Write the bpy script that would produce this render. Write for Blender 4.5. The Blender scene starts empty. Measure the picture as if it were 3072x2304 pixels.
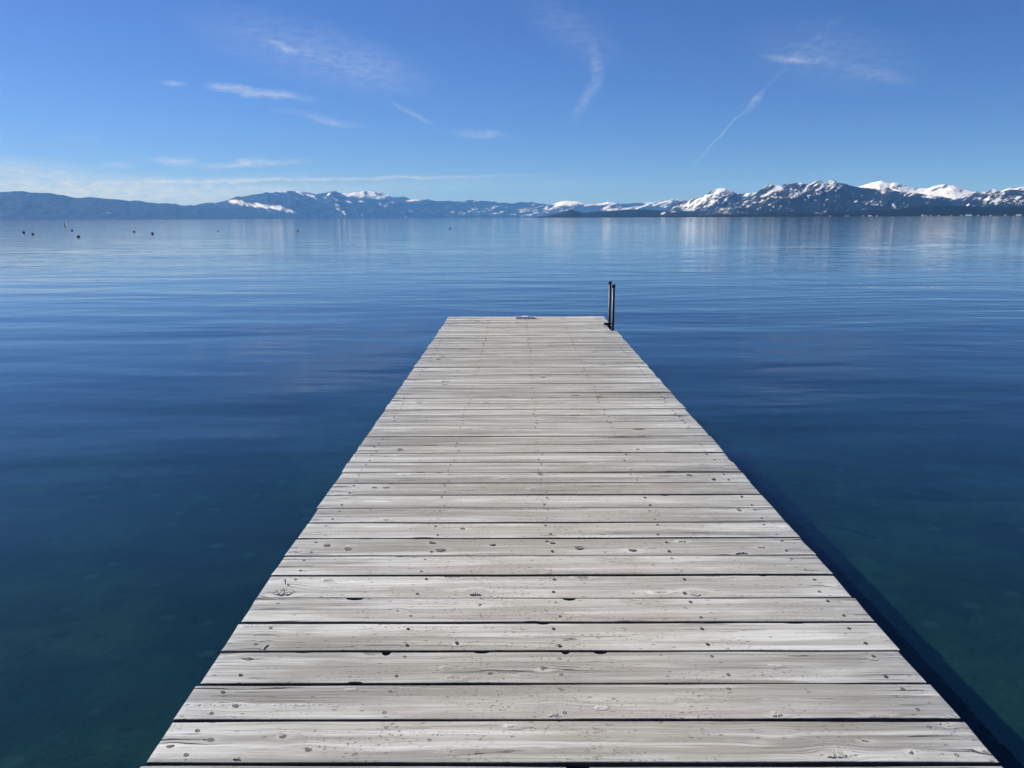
import bpy, bmesh, math, random
import numpy as np
from mathutils import Vector, Matrix, Euler

sc = bpy.context.scene
col = sc.collection
R = math.radians
random.seed(7)

# ------------------------------------------------------------------ camera
W, H, F = 3072.0, 2304.0, 2300.0          # photograph size and focal length in its pixels
DECK_Z, EYE = 0.45, 1.52
CAM_Z = DECK_Z + EYE
PITCH, YAW, ROLL = R(12.24), R(0.37), R(-0.28)
cam = bpy.data.objects.new('camera', bpy.data.cameras.new('camera'))
col.objects.link(cam)
CAMROT = Matrix.Rotation(YAW, 3, 'Z') @ Matrix.Rotation(math.pi/2 - PITCH, 3, 'X') @ Matrix.Rotation(ROLL, 3, 'Z')
cam.matrix_world = Matrix.Translation((0, 0, CAM_Z)) @ CAMROT.to_4x4()
cam.data.sensor_width = 36.0
cam.data.lens = 36.0*F/W
cam.data.clip_start = 0.05
cam.data.clip_end = 200000
sc.camera = cam

# ------------------------------------------------------------------ light, sky, exposure
SUN_AZ, SUN_EL = R(-58), R(38.5)            # azimuth from +Y, negative = left
sun_dir = Vector((math.sin(SUN_AZ)*math.cos(SUN_EL), math.cos(SUN_AZ)*math.cos(SUN_EL), math.sin(SUN_EL)))
sl = bpy.data.lights.new('sun', 'SUN')
sl.energy = 5.0
sl.angle = R(0.53)
sl.color = (1.0, 0.965, 0.88)
sun = bpy.data.objects.new('sun', sl)
col.objects.link(sun)
sun.rotation_euler = sun_dir.to_track_quat('Z', 'Y').to_euler()
sun.location = (-30, 40, 40)

sc.view_settings.view_transform = 'Standard'
sc.view_settings.look = 'None'
sc.view_settings.gamma = 1
sc.view_settings.exposure = 0.42
sc.view_settings.use_curve_mapping = False
sc.cycles.max_bounces = 4
sc.cycles.transparent_max_bounces = 12
sc.cycles.volume_bounces = 2
sc.cycles.sample_clamp_indirect = 6
sc.cycles.use_light_tree = False
sc.cycles.use_adaptive_sampling = True
sc.cycles.adaptive_threshold = 0.015
sc.cycles.caustics_reflective = False
sc.cycles.caustics_refractive = False


def pix_dir(px, py):
    v = CAMROT @ Vector(((px - W/2)/F, (H/2 - py)/F, -1.0))
    return v.normalized()


def pix_plane(px, py, z):
    d = pix_dir(px, py)
    t = (z - CAM_Z)/d.z
    return Vector((d.x*t, d.y*t, z))


class N:
    """small helper around a node tree"""
    def __init__(self, tree):
        self.t = tree
        self.n = tree.nodes
        self.n.clear()

    def a(self, typ, **kw):
        nd = self.n.new(typ)
        ins = kw.pop('i', {})
        for k, v in kw.items():
            setattr(nd, k, v)
        for k, v in ins.items():
            self.set(nd.inputs[k], v)
        return nd

    def set(self, sock, v):
        if isinstance(v, bpy.types.NodeSocket):
            self.t.links.new(v, sock)
        elif isinstance(v, bpy.types.Node):
            self.t.links.new(v.outputs[0], sock)
        else:
            sock.default_value = v

    def m(self, op, x, y=None, z=None, clamp=False):
        nd = self.n.new('ShaderNodeMath')
        nd.operation = op
        nd.use_clamp = clamp
        for k, v in enumerate((x, y, z)):
            if v is not None:
                self.set(nd.inputs[k], v)
        return nd.outputs[0]

    def vm(self, op, x, y=None, scale=None):
        nd = self.n.new('ShaderNodeVectorMath')
        nd.operation = op
        self.set(nd.inputs[0], x)
        if y is not None:
            self.set(nd.inputs[1], y)
        if scale is not None:
            self.set(nd.inputs['Scale'], scale)
        return nd.outputs[0]

    def mr(self, v, a, b, c=0.0, d=1.0, smooth=False):
        nd = self.n.new('ShaderNodeMapRange')
        nd.interpolation_type = 'SMOOTHSTEP' if smooth else 'LINEAR'
        for k, x in enumerate((v, a, b, c, d)):
            self.set(nd.inputs[k], x)
        return nd.outputs[0]

    def mix(self, f, a, b, blend='MIX'):
        nd = self.n.new('ShaderNodeMix')
        nd.data_type = 'RGBA'
        nd.blend_type = blend
        self.set(nd.inputs[0], f)
        for k, v in ((6, a), (7, b)):
            if isinstance(v, (tuple, list)) and len(v) == 3:
                v = (*v, 1.0)
            self.set(nd.inputs[k], v)
        return nd.outputs[2]

    def noise(self, vec, scale=1.0, detail=3.0, rough=0.5, dist=0.0, out=0):
        nd = self.n.new('ShaderNodeTexNoise')
        self.set(nd.inputs['Vector'], vec)
        self.set(nd.inputs['Scale'], scale)
        self.set(nd.inputs['Detail'], detail)
        self.set(nd.inputs['Roughness'], rough)
        self.set(nd.inputs['Distortion'], dist)
        return nd.outputs[out]

    def mapping(self, vec, scale=(1, 1, 1), loc=(0, 0, 0), rot=(0, 0, 0), typ='POINT'):
        nd = self.n.new('ShaderNodeMapping')
        nd.vector_type = typ
        self.set(nd.inputs['Vector'], vec)
        nd.inputs['Scale'].default_value = scale
        nd.inputs['Location'].default_value = loc
        nd.inputs['Rotation'].default_value = rot
        return nd.outputs[0]


# ---- world: Nishita sky with thin clouds at their directions
world = bpy.data.worlds.new('World')
sc.world = world
world.cycles.sampling_method = 'MANUAL'
world.cycles.sample_map_resolution = 512
world.use_nodes = True
n = N(world.node_tree)
sky = n.a('ShaderNodeTexSky', sky_type='NISHITA')
sky.sun_disc = False
sky.sun_elevation = SUN_EL
sky.sun_rotation = SUN_AZ
sky.altitude = 1900
sky.air_density = 1.0
sky.dust_density = 0.9
sky.ozone_density = 3.0
SKY_STRENGTH = 0.053
tc = n.a('ShaderNodeTexCoord')
D0 = n.vm('NORMALIZE', tc.outputs['Generated'])
nz = n.noise(D0, 26.0, 3.0, 0.65, 0.0, out=1)
warp = n.vm('SCALE', n.vm('SUBTRACT', nz, (0.5, 0.5, 0.5)), scale=0.011)
D = n.vm('ADD', D0, warp)
# x, y, half length, half width (photo pixels), tilt (deg, + = falls to the right), opacity
CLOUDS = [
    (940, 160, 380, 95, 14, .19), (1110, 210, 170, 65, 14, .10), (860, 142, 75, 14, 17, .30),
    (672, 261, 55, 15, 3, .55), (752, 274, 60, 19, 0, .65), (832, 281, 55, 15, 4, .5), (905, 291, 55, 13, 5, .2),
    (523, 249, 42, 10, 2, .4), (1000, 366, 95, 13, 8, .28), (920, 345, 110, 14, 10, .14),
    (1240, 342, 85, 10, 28, .28), (1442, 403, 95, 16, 2, .34),
    (1790, 200, 75, 24, 84, .24), (1757, 297, 80, 22, -58, .24), (1710, 85, 190, 75, 32, .11),
    (2395, 180, 110, 13, 6, .34), (2490, 165, 260, 95, 8, .12), (2640, 225, 110, 22, 12, .14), (2440, 120, 130, 12, -38, .06),
    (2160, 408, 175, 4, -47, .30), (2262, 306, 50, 11, -50, .26), (2345, 215, 90, 10, -48, .06),
    (525, 484, 70, 14, 2, .6), (355, 493, 55, 13, 0, .35), (745, 492, 190, 11, -3, .52), (742, 480, 50, 11, 0, .5), (240, 417, 60, 9, 2, .15),
    (1050, 535, 680, 6.5, -1, .62), (480, 545, 500, 14, -2, .3), (240, 575, 800, 55, 1, .75), (30, 508, 280, 40, 3, .45), (1000, 560, 900, 30, -1, .2),
]
acc = None
for (cx, cy, hl, hw, tilt, op) in CLOUDS:
    c = pix_dir(cx, cy)
    t = R(tilt)
    u = pix_dir(cx + 40*math.cos(t), cy + 40*math.sin(t)) - c
    u = (u - c*u.dot(c)).normalized()
    v = c.cross(u)
    rot = Matrix((c, u, v)).transposed()
    vec = n.mapping(D, scale=(0.35, hl/F, hw/F), loc=c, rot=rot.to_euler('XYZ'), typ='TEXTURE')
    g = n.a('ShaderNodeTexGradient', gradient_type='SPHERICAL', i={0: vec})
    f = n.m('MULTIPLY', g.outputs['Fac'], op*.95)
    acc = f if acc is None else n.m('ADD', acc, f)
fine = n.noise(n.mapping(D, scale=(1, 1, 3.6), rot=(0, .12, 0)), 62.0, 5.0, 0.74, 0.0)
wisp = n.mr(fine, 0.33, 0.66, 0.15, 1.25)
alpha = n.m('MINIMUM', n.m('MULTIPLY', acc, wisp), 0.85)
CLOUD_RAD = 11.5
skyc = n.mix(1.0, sky.outputs[0], (0.55, 0.79, 1.34), 'MULTIPLY')
mixed = n.mix(alpha, skyc, (CLOUD_RAD*0.86, CLOUD_RAD*0.94, CLOUD_RAD*1.06))
bg = n.a('ShaderNodeBackground', i={0: mixed, 1: SKY_STRENGTH})
n.a('ShaderNodeOutputWorld', i={0: bg.outputs[0]})


# ------------------------------------------------------------------ helpers
def new_mat(name):
    m = bpy.data.materials.new(name)
    m.use_nodes = True
    return m, N(m.node_tree)


def obj(name, me, mat=None, parent=None, loc=None, **props):
    o = bpy.data.objects.new(name, me)
    col.objects.link(o)
    if mat is not None and me is not None and not me.materials:
        me.materials.append(mat)
    if parent is not None:
        o.parent = parent
    if loc is not None:
        o.location = loc
    for k, v in props.items():
        o[k] = v
    return o


def mesh(name, verts, faces, smooth=False):
    me = bpy.data.meshes.new(name)
    me.from_pydata([tuple(map(float, v)) for v in verts], [], [tuple(int(i) for i in f) for f in faces])
    me.update()
    if smooth:
        me.polygons.foreach_set('use_smooth', [True]*len(me.polygons))
    return me


def outward(me):
    bm = bmesh.new()
    bm.from_mesh(me)
    bmesh.ops.recalc_face_normals(bm, faces=bm.faces)
    bm.to_mesh(me)
    bm.free()
    return me


def grid_faces(nr, nc, wrap=False):
    r = np.arange(nr - 1)[:, None]
    c = np.arange(nc if wrap else nc - 1)[None, :]
    c2 = (c + 1) % nc
    a = r*nc + c
    b = r*nc + c2
    return np.stack([a, b, b + nc, a + nc], -1).reshape(-1, 4)


def bm_mesh(name, bm, smooth=False):
    me = bpy.data.meshes.new(name)
    bmesh.ops.recalc_face_normals(bm, faces=bm.faces)
    bm.to_mesh(me)
    bm.free()
    if smooth:
        me.polygons.foreach_set('use_smooth', [True]*len(me.polygons))
    return me


def lathe(bm, prof, segs=20, center=(0, 0, 0), axis='Z'):
    rows = []
    for (r, h) in prof:
        row = []
        for k in range(segs):
            a = 2*math.pi*k/segs
            p = (r*math.cos(a), r*math.sin(a), h)
            if axis == 'X':
                p = (h, p[0], p[1])
            elif axis == 'Y':
                p = (p[0], h, p[1])
            row.append(bm.verts.new(Vector(p) + Vector(center)))
        rows.append(row)
    for a, b in zip(rows[:-1], rows[1:]):
        for k in range(segs):
            bm.faces.new((a[k], a[(k + 1) % segs], b[(k + 1) % segs], b[k]))
    bm.faces.new(rows[0][::-1])
    bm.faces.new(rows[-1])


def bbox(bm, x0, x1, y0, y1, z0, z1, bevel=0.0):
    r = bmesh.ops.create_cube(bm, size=1.0)
    vs = r['verts']
    for v in vs:
        v.co = ((x0 + x1)/2 + v.co.x*(x1 - x0), (y0 + y1)/2 + v.co.y*(y1 - y0), (z0 + z1)/2 + v.co.z*(z1 - z0))
    if bevel:
        es = {e for v in vs for e in v.link_edges}
        bmesh.ops.bevel(bm, geom=list(es), offset=bevel, segments=2, affect='EDGES', profile=0.5)


# ------------------------------------------------------------------ numpy noise for terrain
def vnoise(x, y, seed=0):
    xi = np.floor(x).astype(np.int64)
    yi = np.floor(y).astype(np.int64)
    xf = x - xi
    yf = y - yi

    def h(a, b):
        k = (a*374761393 + b*668265263 + seed*974711) & 0xFFFFFFFF
        k = ((k ^ (k >> 13))*1274126177) & 0xFFFFFFFF
        k = k ^ (k >> 16)
        return (k & 0xFFFF)/65535.0
    u = xf*xf*xf*(xf*(xf*6 - 15) + 10)
    v = yf*yf*yf*(yf*(yf*6 - 15) + 10)
    return (h(xi, yi)*(1 - u) + h(xi + 1, yi)*u)*(1 - v) + (h(xi, yi + 1)*(1 - u) + h(xi + 1, yi + 1)*u)*v


def fbm(x, y, seed=0, octv=5, gain=0.5, ridged=False):
    s = np.zeros_like(x)
    a, t = 1.0, 0.0
    for k in range(octv):
        q = vnoise(x, y, seed + k*17)
        if ridged:
            q = 1 - np.abs(2*q - 1)
        s += a*q
        t += a
        a *= gain
        x = x*2.03 + 11.3
        y = y*2.03 + 5.7
    return s/t


# ------------------------------------------------------------------ water
def radial_sheet(name, radii, segs, zf):
    """polar sheet round the camera foot, closed fan in the middle"""
    ang = np.linspace(0, 2*math.pi, segs, endpoint=False)
    vs = [(0.0, 6.0, zf(np.array([0.0]), np.array([6.0]))[0])]
    for r in radii:
        x = r*np.cos(ang)
        y = 6.0 + r*np.sin(ang)
        vs += list(zip(x, y, zf(x, y)))
    fs = [(0, 1 + k, 1 + (k + 1) % segs) for k in range(segs)]
    fs += [tuple(f) for f in (grid_faces(len(radii), segs, wrap=True) + 1)]
    return vs, fs


FAR = 42000.0
radii = [2, 4, 7, 11, 16, 24, 36, 55, 85, 130, 200, 320, 500, 800, 1300, 2100, 3400, 5500, 9000, 15000, 25000, FAR]
SEG = 72
vs, fs = radial_sheet('lake', radii, SEG, lambda x, y: np.zeros_like(x))
WATER_BOTTOM = -64.0
nb = len(vs)
ring0 = 1 + (len(radii) - 1)*SEG
vs += [(vs[ring0 + k][0], vs[ring0 + k][1], WATER_BOTTOM) for k in range(SEG)]
fs += [(ring0 + (k + 1) % SEG, ring0 + k, nb + k, nb + (k + 1) % SEG) for k in range(SEG)]
fs.append(tuple(nb + k for k in range(SEG))[::-1])
wm, n = new_mat('lake_water')
tc = n.a('ShaderNodeTexCoord')
P = tc.outputs['Object']
wob = n.noise(n.mapping(P, scale=(.05, .09, 0)), 1.0, 2.0, .5)
Pw = n.vm('ADD', P, n.vm('SCALE', n.a('ShaderNodeCombineXYZ', i={0: wob, 1: wob}).outputs[0], scale=3.0))
h1 = n.noise(n.mapping(Pw, scale=(.17, .52, 0), rot=(0, 0, R(6))), 1.0, 2.0, .45)
h2 = n.noise(n.mapping(Pw, scale=(.85, 2.3, 0), rot=(0, 0, R(-9))), 1.0, 2.0, .5)
h3 = n.noise(n.mapping(Pw, scale=(3.0, 8.0, 0), rot=(0, 0, R(4))), 1.0, 2.0, .55)
calm = n.mr(n.noise(n.mapping(P, scale=(.012, .045, 0)), 1.0, 3.0, .5), .36, .64, .25, 1.0, True)
hh = n.m('ADD', n.m('MULTIPLY', h1, .046),
         n.m('MULTIPLY', n.m('ADD', n.m('MULTIPLY', h2, .0145), n.m('MULTIPLY', h3, .0026)), calm))
bump = n.a('ShaderNodeBump', i={'Strength': 1.0, 'Distance': 1.0, 'Height': hh})
geo = n.a('ShaderNodeNewGeometry')
dt = n.a('ShaderNodeVectorMath', operation='DOT_PRODUCT', i={0: bump.outputs[0], 1: geo.outputs['Incoming']})
grz = n.m('SUBTRACT', 1.0, n.m('ABSOLUTE', dt.outputs['Value']), clamp=True)
fres = n.m('ADD', .02, n.m('MULTIPLY', n.m('POWER', grz, 5.0), .98), clamp=True)   # Schlick, the same from both sides
gloss = n.a('ShaderNodeBsdfGlossy', i={'Color': (1, 1, 1, 1), 'Roughness': .045, 'Normal': bump.outputs[0]})
body = n.a('ShaderNodeBsdfDiffuse', i={'Color': (.004, .027, .070, 1)})
clear = n.a('ShaderNodeBsdfTransparent', i={'Color': (.80, .95, 1.0, 1)})
under = n.a('ShaderNodeMixShader', i={0: .75, 1: body.outputs[0], 2: clear.outputs[0]})
top = n.a('ShaderNodeMixShader', i={0: fres, 1: under.outputs[0], 2: gloss.outputs[0]})
ab = n.a('ShaderNodeVolumeAbsorption', i={'Color': (.05, .72, .80, 1), 'Density': .32})
n.a('ShaderNodeOutputMaterial', i={0: top.outputs[0], 1: ab.outputs[0]})
lake = obj('lake_water', outward(mesh('lake_water', vs, fs, smooth=False)), wm, kind='structure')


# lake bed: shallow and even under the pier, deepening outwards
def bed_z(x, y):
    r = np.hypot(x, np.maximum(y - 4.0, 0))
    z = -1.05 - .045*np.clip(y - 3.5, 0, 9) - 0.03*np.maximum(r - 9, 0) - 0.0003*np.maximum(r - 30, 0)**1.5
    z += (fbm(x*.5 + 40, y*.5 + 9, 5, 4) - .5)*.22*np.clip(40/(r + 1), 0, 1)
    return np.maximum(z, -60.0)


bradii = list(np.arange(.5, 30, .5)) + [33, 37, 42, 50, 60, 75, 95, 130, 200, 320, 500, 800, 1300, 2100, 3400, 5500, 9000, 15000, 25000, 41500]
vs, fs = radial_sheet('bed', bradii, 96, bed_z)
bm_, n = new_mat('lake_bed_silt')
tc = n.a('ShaderNodeTexCoord')
P = tc.outputs['Object']
b1 = n.noise(P, .55, 5.0, .6)
b2 = n.noise(P, 3.0, 5.0, .65)
vor = n.a('ShaderNodeTexVoronoi', i={'Vector': P, 'Scale': 2.6, 'Randomness': 1.0})
stone = n.mr(vor.outputs['Distance'], .12, .22, 1, 0, True)
c1 = n.mix(n.mr(b1, .38, .62, 0, 1, True), (.016, .025, .014), (.046, .056, .028))
c2 = n.mix(n.mr(b2, .4, .7, 0, .8, True), c1, (.02, .028, .016))
c3 = n.mix(n.m('MULTIPLY', stone, .5), c2, (.08, .08, .06))
bs = n.a('ShaderNodeBsdfPrincipled', i={'Base Color': c3, 'Roughness': .95, 'Specular IOR Level': 0.1,
         'Normal': n.a('ShaderNodeBump', i={'Strength': .6, 'Distance': .08, 'Height': b2}).outputs[0]})
n.a('ShaderNodeOutputMaterial', i={0: bs.outputs[0]})
obj('lake_bed', outward(mesh('lake_bed', vs, fs, smooth=True)), bm_, kind='structure')


# ------------------------------------------------------------------ mountains
def hor_fix(x):
    """photo shoreline minus this camera's straight horizon, so heights stay true above the shore"""
    real = np.interp(x, [0, 1024, 1500, 2048, 2560, 3072], [657, 656, 655.5, 651.5, 646.5, 642])
    mine = H/2 - F*math.tan(PITCH) + (W/2 - x)*math.tan(-ROLL)
    return real - mine


def px_az_el(px, py):
    d = pix_dir(px, py - hor_fix(px))
    return math.atan2(d.x, d.y), d.z/math.hypot(d.x, d.y)


def terrain_material(name, forest, rock, snow_sharp=.16, ns=8.0):
    m, n = new_mat(name)
    tc = n.a('ShaderNodeTexCoord')
    P = n.vm('SCALE', tc.outputs['Object'], scale=.001)
    at = n.a('ShaderNodeAttribute', attribute_name='snow')
    k1 = n.noise(n.mapping(P, scale=(ns, ns, ns*2)), 1.0, 5.0, .68)
    k2 = n.noise(P, ns*5.0, 3.0, .7)
    s = n.m('ADD', at.outputs['Fac'], n.m('ADD', n.m('MULTIPLY', n.m('SUBTRACT', k1, .5), 2.1), n.m('MULTIPLY', n.m('SUBTRACT', k2, .5), 1.7)))
    snow = n.mr(s, .5 - snow_sharp, .5 + snow_sharp, 0, 1, True)
    g = n.mix(n.mr(k2, .35, .65), forest, rock)
    c = n.mix(snow, g, (.86, .87, .89))
    b = n.a('ShaderNodeBsdfPrincipled', i={'Base Color': c, 'Roughness': .9, 'Specular IOR Level': .05,
            'Normal': n.a('ShaderNodeBump', i={'Strength': .8, 'Distance': 60.0, 'Height': k1}).outputs[0]})
    n.a('ShaderNodeOutputMaterial', i={0: b.outputs[0]})
    return m


FOREST = terrain_material('forested_slope', (.006, .014, .014), (.014, .022, .022), .36, 14.0)
ROCKY = terrain_material('rocky_slope', (.006, .014, .015), (.020, .028, .030), .36, 22.0)


def range_(name, pts, r0, r1, seed, snowline, soft, mat, patches=(), spur=.30, bias=0.0, rows=70, jag=1.0, streak=None):
    px = np.array([p[0] for p in pts], float)
    aze = np.array([px_az_el(*p) for p in pts])
    az0, az1 = aze[0, 0], aze[-1, 0]
    nc = max(40, int((az1 - az0)*F/3.2))
    az = np.linspace(az0, az1, nc)
    te = np.interp(az, aze[:, 0], aze[:, 1])
    pxs = np.interp(az, aze[:, 0], px)
    hr = CAM_Z + te*r1                                     # ridge height
    t = np.concatenate([np.linspace(0, 1, rows)**.85, [1.06, 1.15, 1.3, 1.5]])
    A, T = np.meshgrid(az, t)
    HR = np.tile(hr, (len(t), 1))
    rad = r0 + T*(r1 - r0)
    X = np.sin(A)*rad
    Y = np.cos(A)*rad
    env = np.where(T <= 1, .16*T + .84*T**1.55, np.clip(1 - (T - 1)*1.5, 0, 1))
    sk = (r1 - r0)
    k = 1.0/(sk*.22)
    rid = fbm(X*k + Y*k*.25 + seed, Y*k*.55 + seed*3.1, seed, 6, .52, True)
    fine = fbm(X*k*5, Y*k*5, seed + 91, 4, .55)
    win = np.where(T <= 1, np.sin(np.pi*np.clip(T, 0, 1))**.7, .25)
    Z = HR*env + HR*win*((rid - .62)*spur*1.5 + (fine - .5)*.10)
    Z += HR*.055*jag*np.exp(-((T - 1)/.10)**2)*(fbm(A*F/12.0 + 1000, T*9.0 + seed, seed + 5, 4, .65) - .5)
    # never hide the traced skyline: keep slopes in front below the line of sight to the ridge
    los = CAM_Z + (HR - CAM_Z)*(rad/r1)
    Z = np.where(T < .98, np.minimum(Z, los*.985 - 1), Z)
    Z = np.where(T < .001, -3.0, Z)
    Z = np.maximum(Z, -3.0)
    # photo row seen at each vertex (where snow fields lie)
    el = (Z - CAM_Z)/rad
    PX = np.tile(pxs, (len(t), 1))
    hor = H/2 - F*math.tan(PITCH) + (W/2 - PX)*math.tan(-ROLL) + hor_fix(PX)
    PY = hor - el*F*1.047
    big = fbm(X*k*1.3 + 3, Y*k*1.3 + 8, seed + 33, 4, .5)
    S = np.clip((Z - snowline)/soft + (big - .5)*1.2 + bias, -.40, 1.0)
    if streak:
        a = R(streak[0])
        u = PX*math.cos(a) + PY*math.sin(a)
        w = -PX*math.sin(a) + PY*math.cos(a)
        S = S + (.60 - rid)*(1.2 if mat is ROCKY else 0.0) + .9*(fbm(u/20.0, w/4.2, seed + 55, 4, .72) - .5)*streak[1]
    
    for (cx, cy, hl, hw, tilt, amt) in patches:
        a = R(tilt)
        dx, dy = PX - cx, PY - cy
        q = ((dx*math.cos(a) + dy*math.sin(a))/hl)**2 + ((-dx*math.sin(a) + dy*math.cos(a))/hw)**2
        S = S + amt*np.exp(-q)
    me = mesh(name, np.stack([X, Y, Z], -1).reshape(-1, 3), grid_faces(len(t), nc)[:, ::-1], smooth=True)
    at = me.attributes.new('snow', 'FLOAT', 'POINT')
    at.data.foreach_set('value', np.ascontiguousarray(S.reshape(-1), dtype=np.float32))
    return obj(name, me, mat, kind='structure')


LEFT = [(-1500, 600), (-1200, 585), (-900, 592), (-600, 578), (-300, 586), (-120, 577), (0, 572.7), (23, 571.6), (42, 571), (61, 569.7), (72, 571), (93, 574.4), (116, 574), (139, 575.3), (162, 578.5), (176, 581.3), (192, 582), (208, 587.3), (224, 590.8), (243, 591.3), (262, 589), (282, 589), (301, 592), (324, 593.8), (347, 595.4), (370, 597.5), (389, 602), (400, 599.8), (414, 599), (428, 602.8), (451, 606.3), (477, 609.3), (491, 607.5), (512, 609.3), (528, 609.3), (537, 613.7), (551, 615.6), (572, 613.2), (581, 615.6), (597, 614), (640, 620), (720, 628), (800, 636), (900, 646), (990, 655)]
LEFTC = [(540, 640), (572, 618), (597, 611.4), (611, 608.1), (632, 605.8), (641, 608.1), (655, 606.3), (674, 601.7), (693, 595.2), (711, 588.2), (720, 590), (743, 587.3), (762, 583), (785, 579.4), (801, 575.3), (811, 578.5), (824, 576.7), (836, 571), (850, 574.4), (859, 575.7), (868, 572.5), (892, 573.9), (910, 577.4), (933, 579), (949, 581.3), (975, 579.7), (989, 576.2), (1000, 573.9), (1014, 577.4), (1024, 582), (1040, 591), (1060, 596), (1100, 597), (1150, 600), (1200, 606), (1250, 613), (1310, 625), (1380, 643), (1420, 655)]
PEAK = [(985, 600), (1010, 585), (1024, 582), (1047, 582), (1066, 576.2), (1082, 576.7), (1091, 572.5), (1103, 575.3), (1123, 574.4), (1140, 579), (1154, 583), (1172, 585.9), (1186, 591.3), (1193, 593.6), (1209, 590.6), (1221, 593.6), (1230, 598.9), (1246, 603), (1290, 620), (1330, 645)]
CENTRE = [(1150, 640), (1190, 612), (1230, 599.5), (1246, 599.8), (1260, 601.7), (1276, 600.5), (1290, 598.9), (1304, 604), (1330, 604.4), (1355, 603), (1367, 605), (1385, 605), (1401, 602.6), (1424, 601.7), (1448, 604.4), (1485, 607.5), (1498, 610.9), (1515, 609), (1536, 613.2), (1561, 608), (1582, 609.8), (1596, 607.9), (1617, 612), (1647, 615.6), (1690, 622), (1760, 634), (1830, 648)]
CENTRE_R = [(1600, 645), (1640, 620), (1661, 614.4), (1684, 605.8), (1698, 604.4), (1733, 606.3), (1751, 613.2), (1774, 615.6), (1791, 612.8), (1811, 611), (1823, 606.3), (1835, 609.8), (1846, 612), (1867, 611), (1883, 613.2), (1897, 611), (1929, 609.8), (1960, 608), (1973, 605.8), (1987, 607.5), (2008, 601.7), (2020, 598.2), (2034, 599.8), (2048, 604), (2090, 612), (2150, 630), (2200, 645)]
FOOT = [(1600, 654), (1650, 648), (1690, 638), (1714, 630), (1728, 633), (1744, 640), (1767, 638.7), (1802, 636), (1837, 633.6), (1872, 630.6), (1929, 629.4), (1976, 631.8), (2040, 634), (2120, 637), (2200, 641), (2300, 647)]
RPEAK = [(1985, 640), (2020, 615), (2048, 602.5), (2062, 603.6), (2087, 596), (2108, 587.9), (2127, 578.6), (2141, 570.5), (2159, 564), (2175, 565.2), (2191, 572.8), (2210, 578.6), (2229, 581.4), (2249, 579.8), (2268, 577), (2300, 590), (2350, 620), (2390, 640)]
RIGHT = [(2050, 650), (2120, 636), (2187, 616), (2228, 597), (2256, 589), (2275, 574), (2291, 563.6), (2305, 554.3), (2321, 552.5), (2340, 556.6), (2363, 551.3), (2381, 550.4), (2404, 547.4), (2418, 552), (2439, 546.2), (2455, 540.4), (2471, 541), (2478, 547.4), (2488, 544.4), (2499, 538.8), (2513, 545), (2529, 549.7), (2567, 557.8), (2606, 563.6), (2636, 567), (2669, 562.4), (2683, 570.5), (2699, 574), (2741, 576.3), (2782, 581.4), (2822, 585.6), (2842, 591.3), (2861, 596), (2884, 592.5), (2907, 581), (2926, 574), (2949, 574), (2972, 566), (2993, 568), (3004, 571.7), (3034, 564.7), (3072, 568.9), (3150, 560), (3300, 548), (3500, 556), (3700, 542), (4000, 560), (4300, 550), (4700, 575)]
REAR = [(2520, 585), (2550, 563), (2578, 557.3), (2606, 549), (2627, 543.9), (2641, 540.4), (2657, 546.2), (2671, 550.4), (2680, 545.7), (2699, 550.8), (2722, 557.8), (2752, 564.7), (2778, 562.4), (2805, 556), (2826, 552.5), (2842, 552), (2866, 555), (2879, 561.3), (2891, 566), (2916, 571.7), (2949, 573), (2967, 570), (2981, 564), (3000, 570.5), (3014, 564.7), (3034, 560), (3048, 559), (3072, 557.8), (3160, 550), (3300, 545), (3500, 560)]
SHORE = [(1960, 650.5), (2100, 648), (2300, 641), (2420, 637), (2500, 634), (2580, 630), (2664, 626), (2720, 620), (2770, 615), (2830, 613), (2900, 615), (2960, 618), (3072, 616), (3300, 608), (3700, 600), (4200, 596), (4700, 605)]

range_('mountain_range', REAR, 16500, 20000, 71, 220, 270, ROCKY, [(2842, 570, 60, 14, 8, .3), (2690, 552, 30, 6, 20, -1.1), (2860, 561, 20, 9, 10, -.9)], bias=.55, spur=.4, jag=1.3, streak=(-24, 5.0))
range_('mountain_range', PEAK, 33500, 38000, 61, 1000, 300, ROCKY, [(1060, 586, 22, 6, 0, .8), (1135, 597, 22, 6, -15, .7), (1097, 580, 6, 9, 0, -1.0)], bias=.3, streak=(-30, 1.6))
range_('mountain_range', CENTRE_R, 26500, 31500, 53, 420, 300, ROCKY, [(1700, 609, 40, 6, 0, .6), (1920, 622, 50, 10, -12, .5), (1900, 616, 25, 5, 0, -.9), (2030, 610, 22, 10, 0, -.7)], bias=.25, streak=(-20, 3.2))
range_('mountain_range', CENTRE, 28000, 33500, 43, 740, 230, FOREST, [(1430, 633, 42, 11, -8, .62), (1480, 640, 40, 6, 0, .55), (1590, 630, 45, 11, -14, .68), (1672, 646, 32, 4, -5, 1.0), (1600, 643, 30, 4, -12, .9), (1372, 640, 22, 4, 5, .6), (1390, 607, 12, 5, 0, .9), (1210, 602, 24, 5, 0, .4), (1260, 607, 30, 5, 0, .3)], bias=.1, streak=(-12, 3.0))
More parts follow.
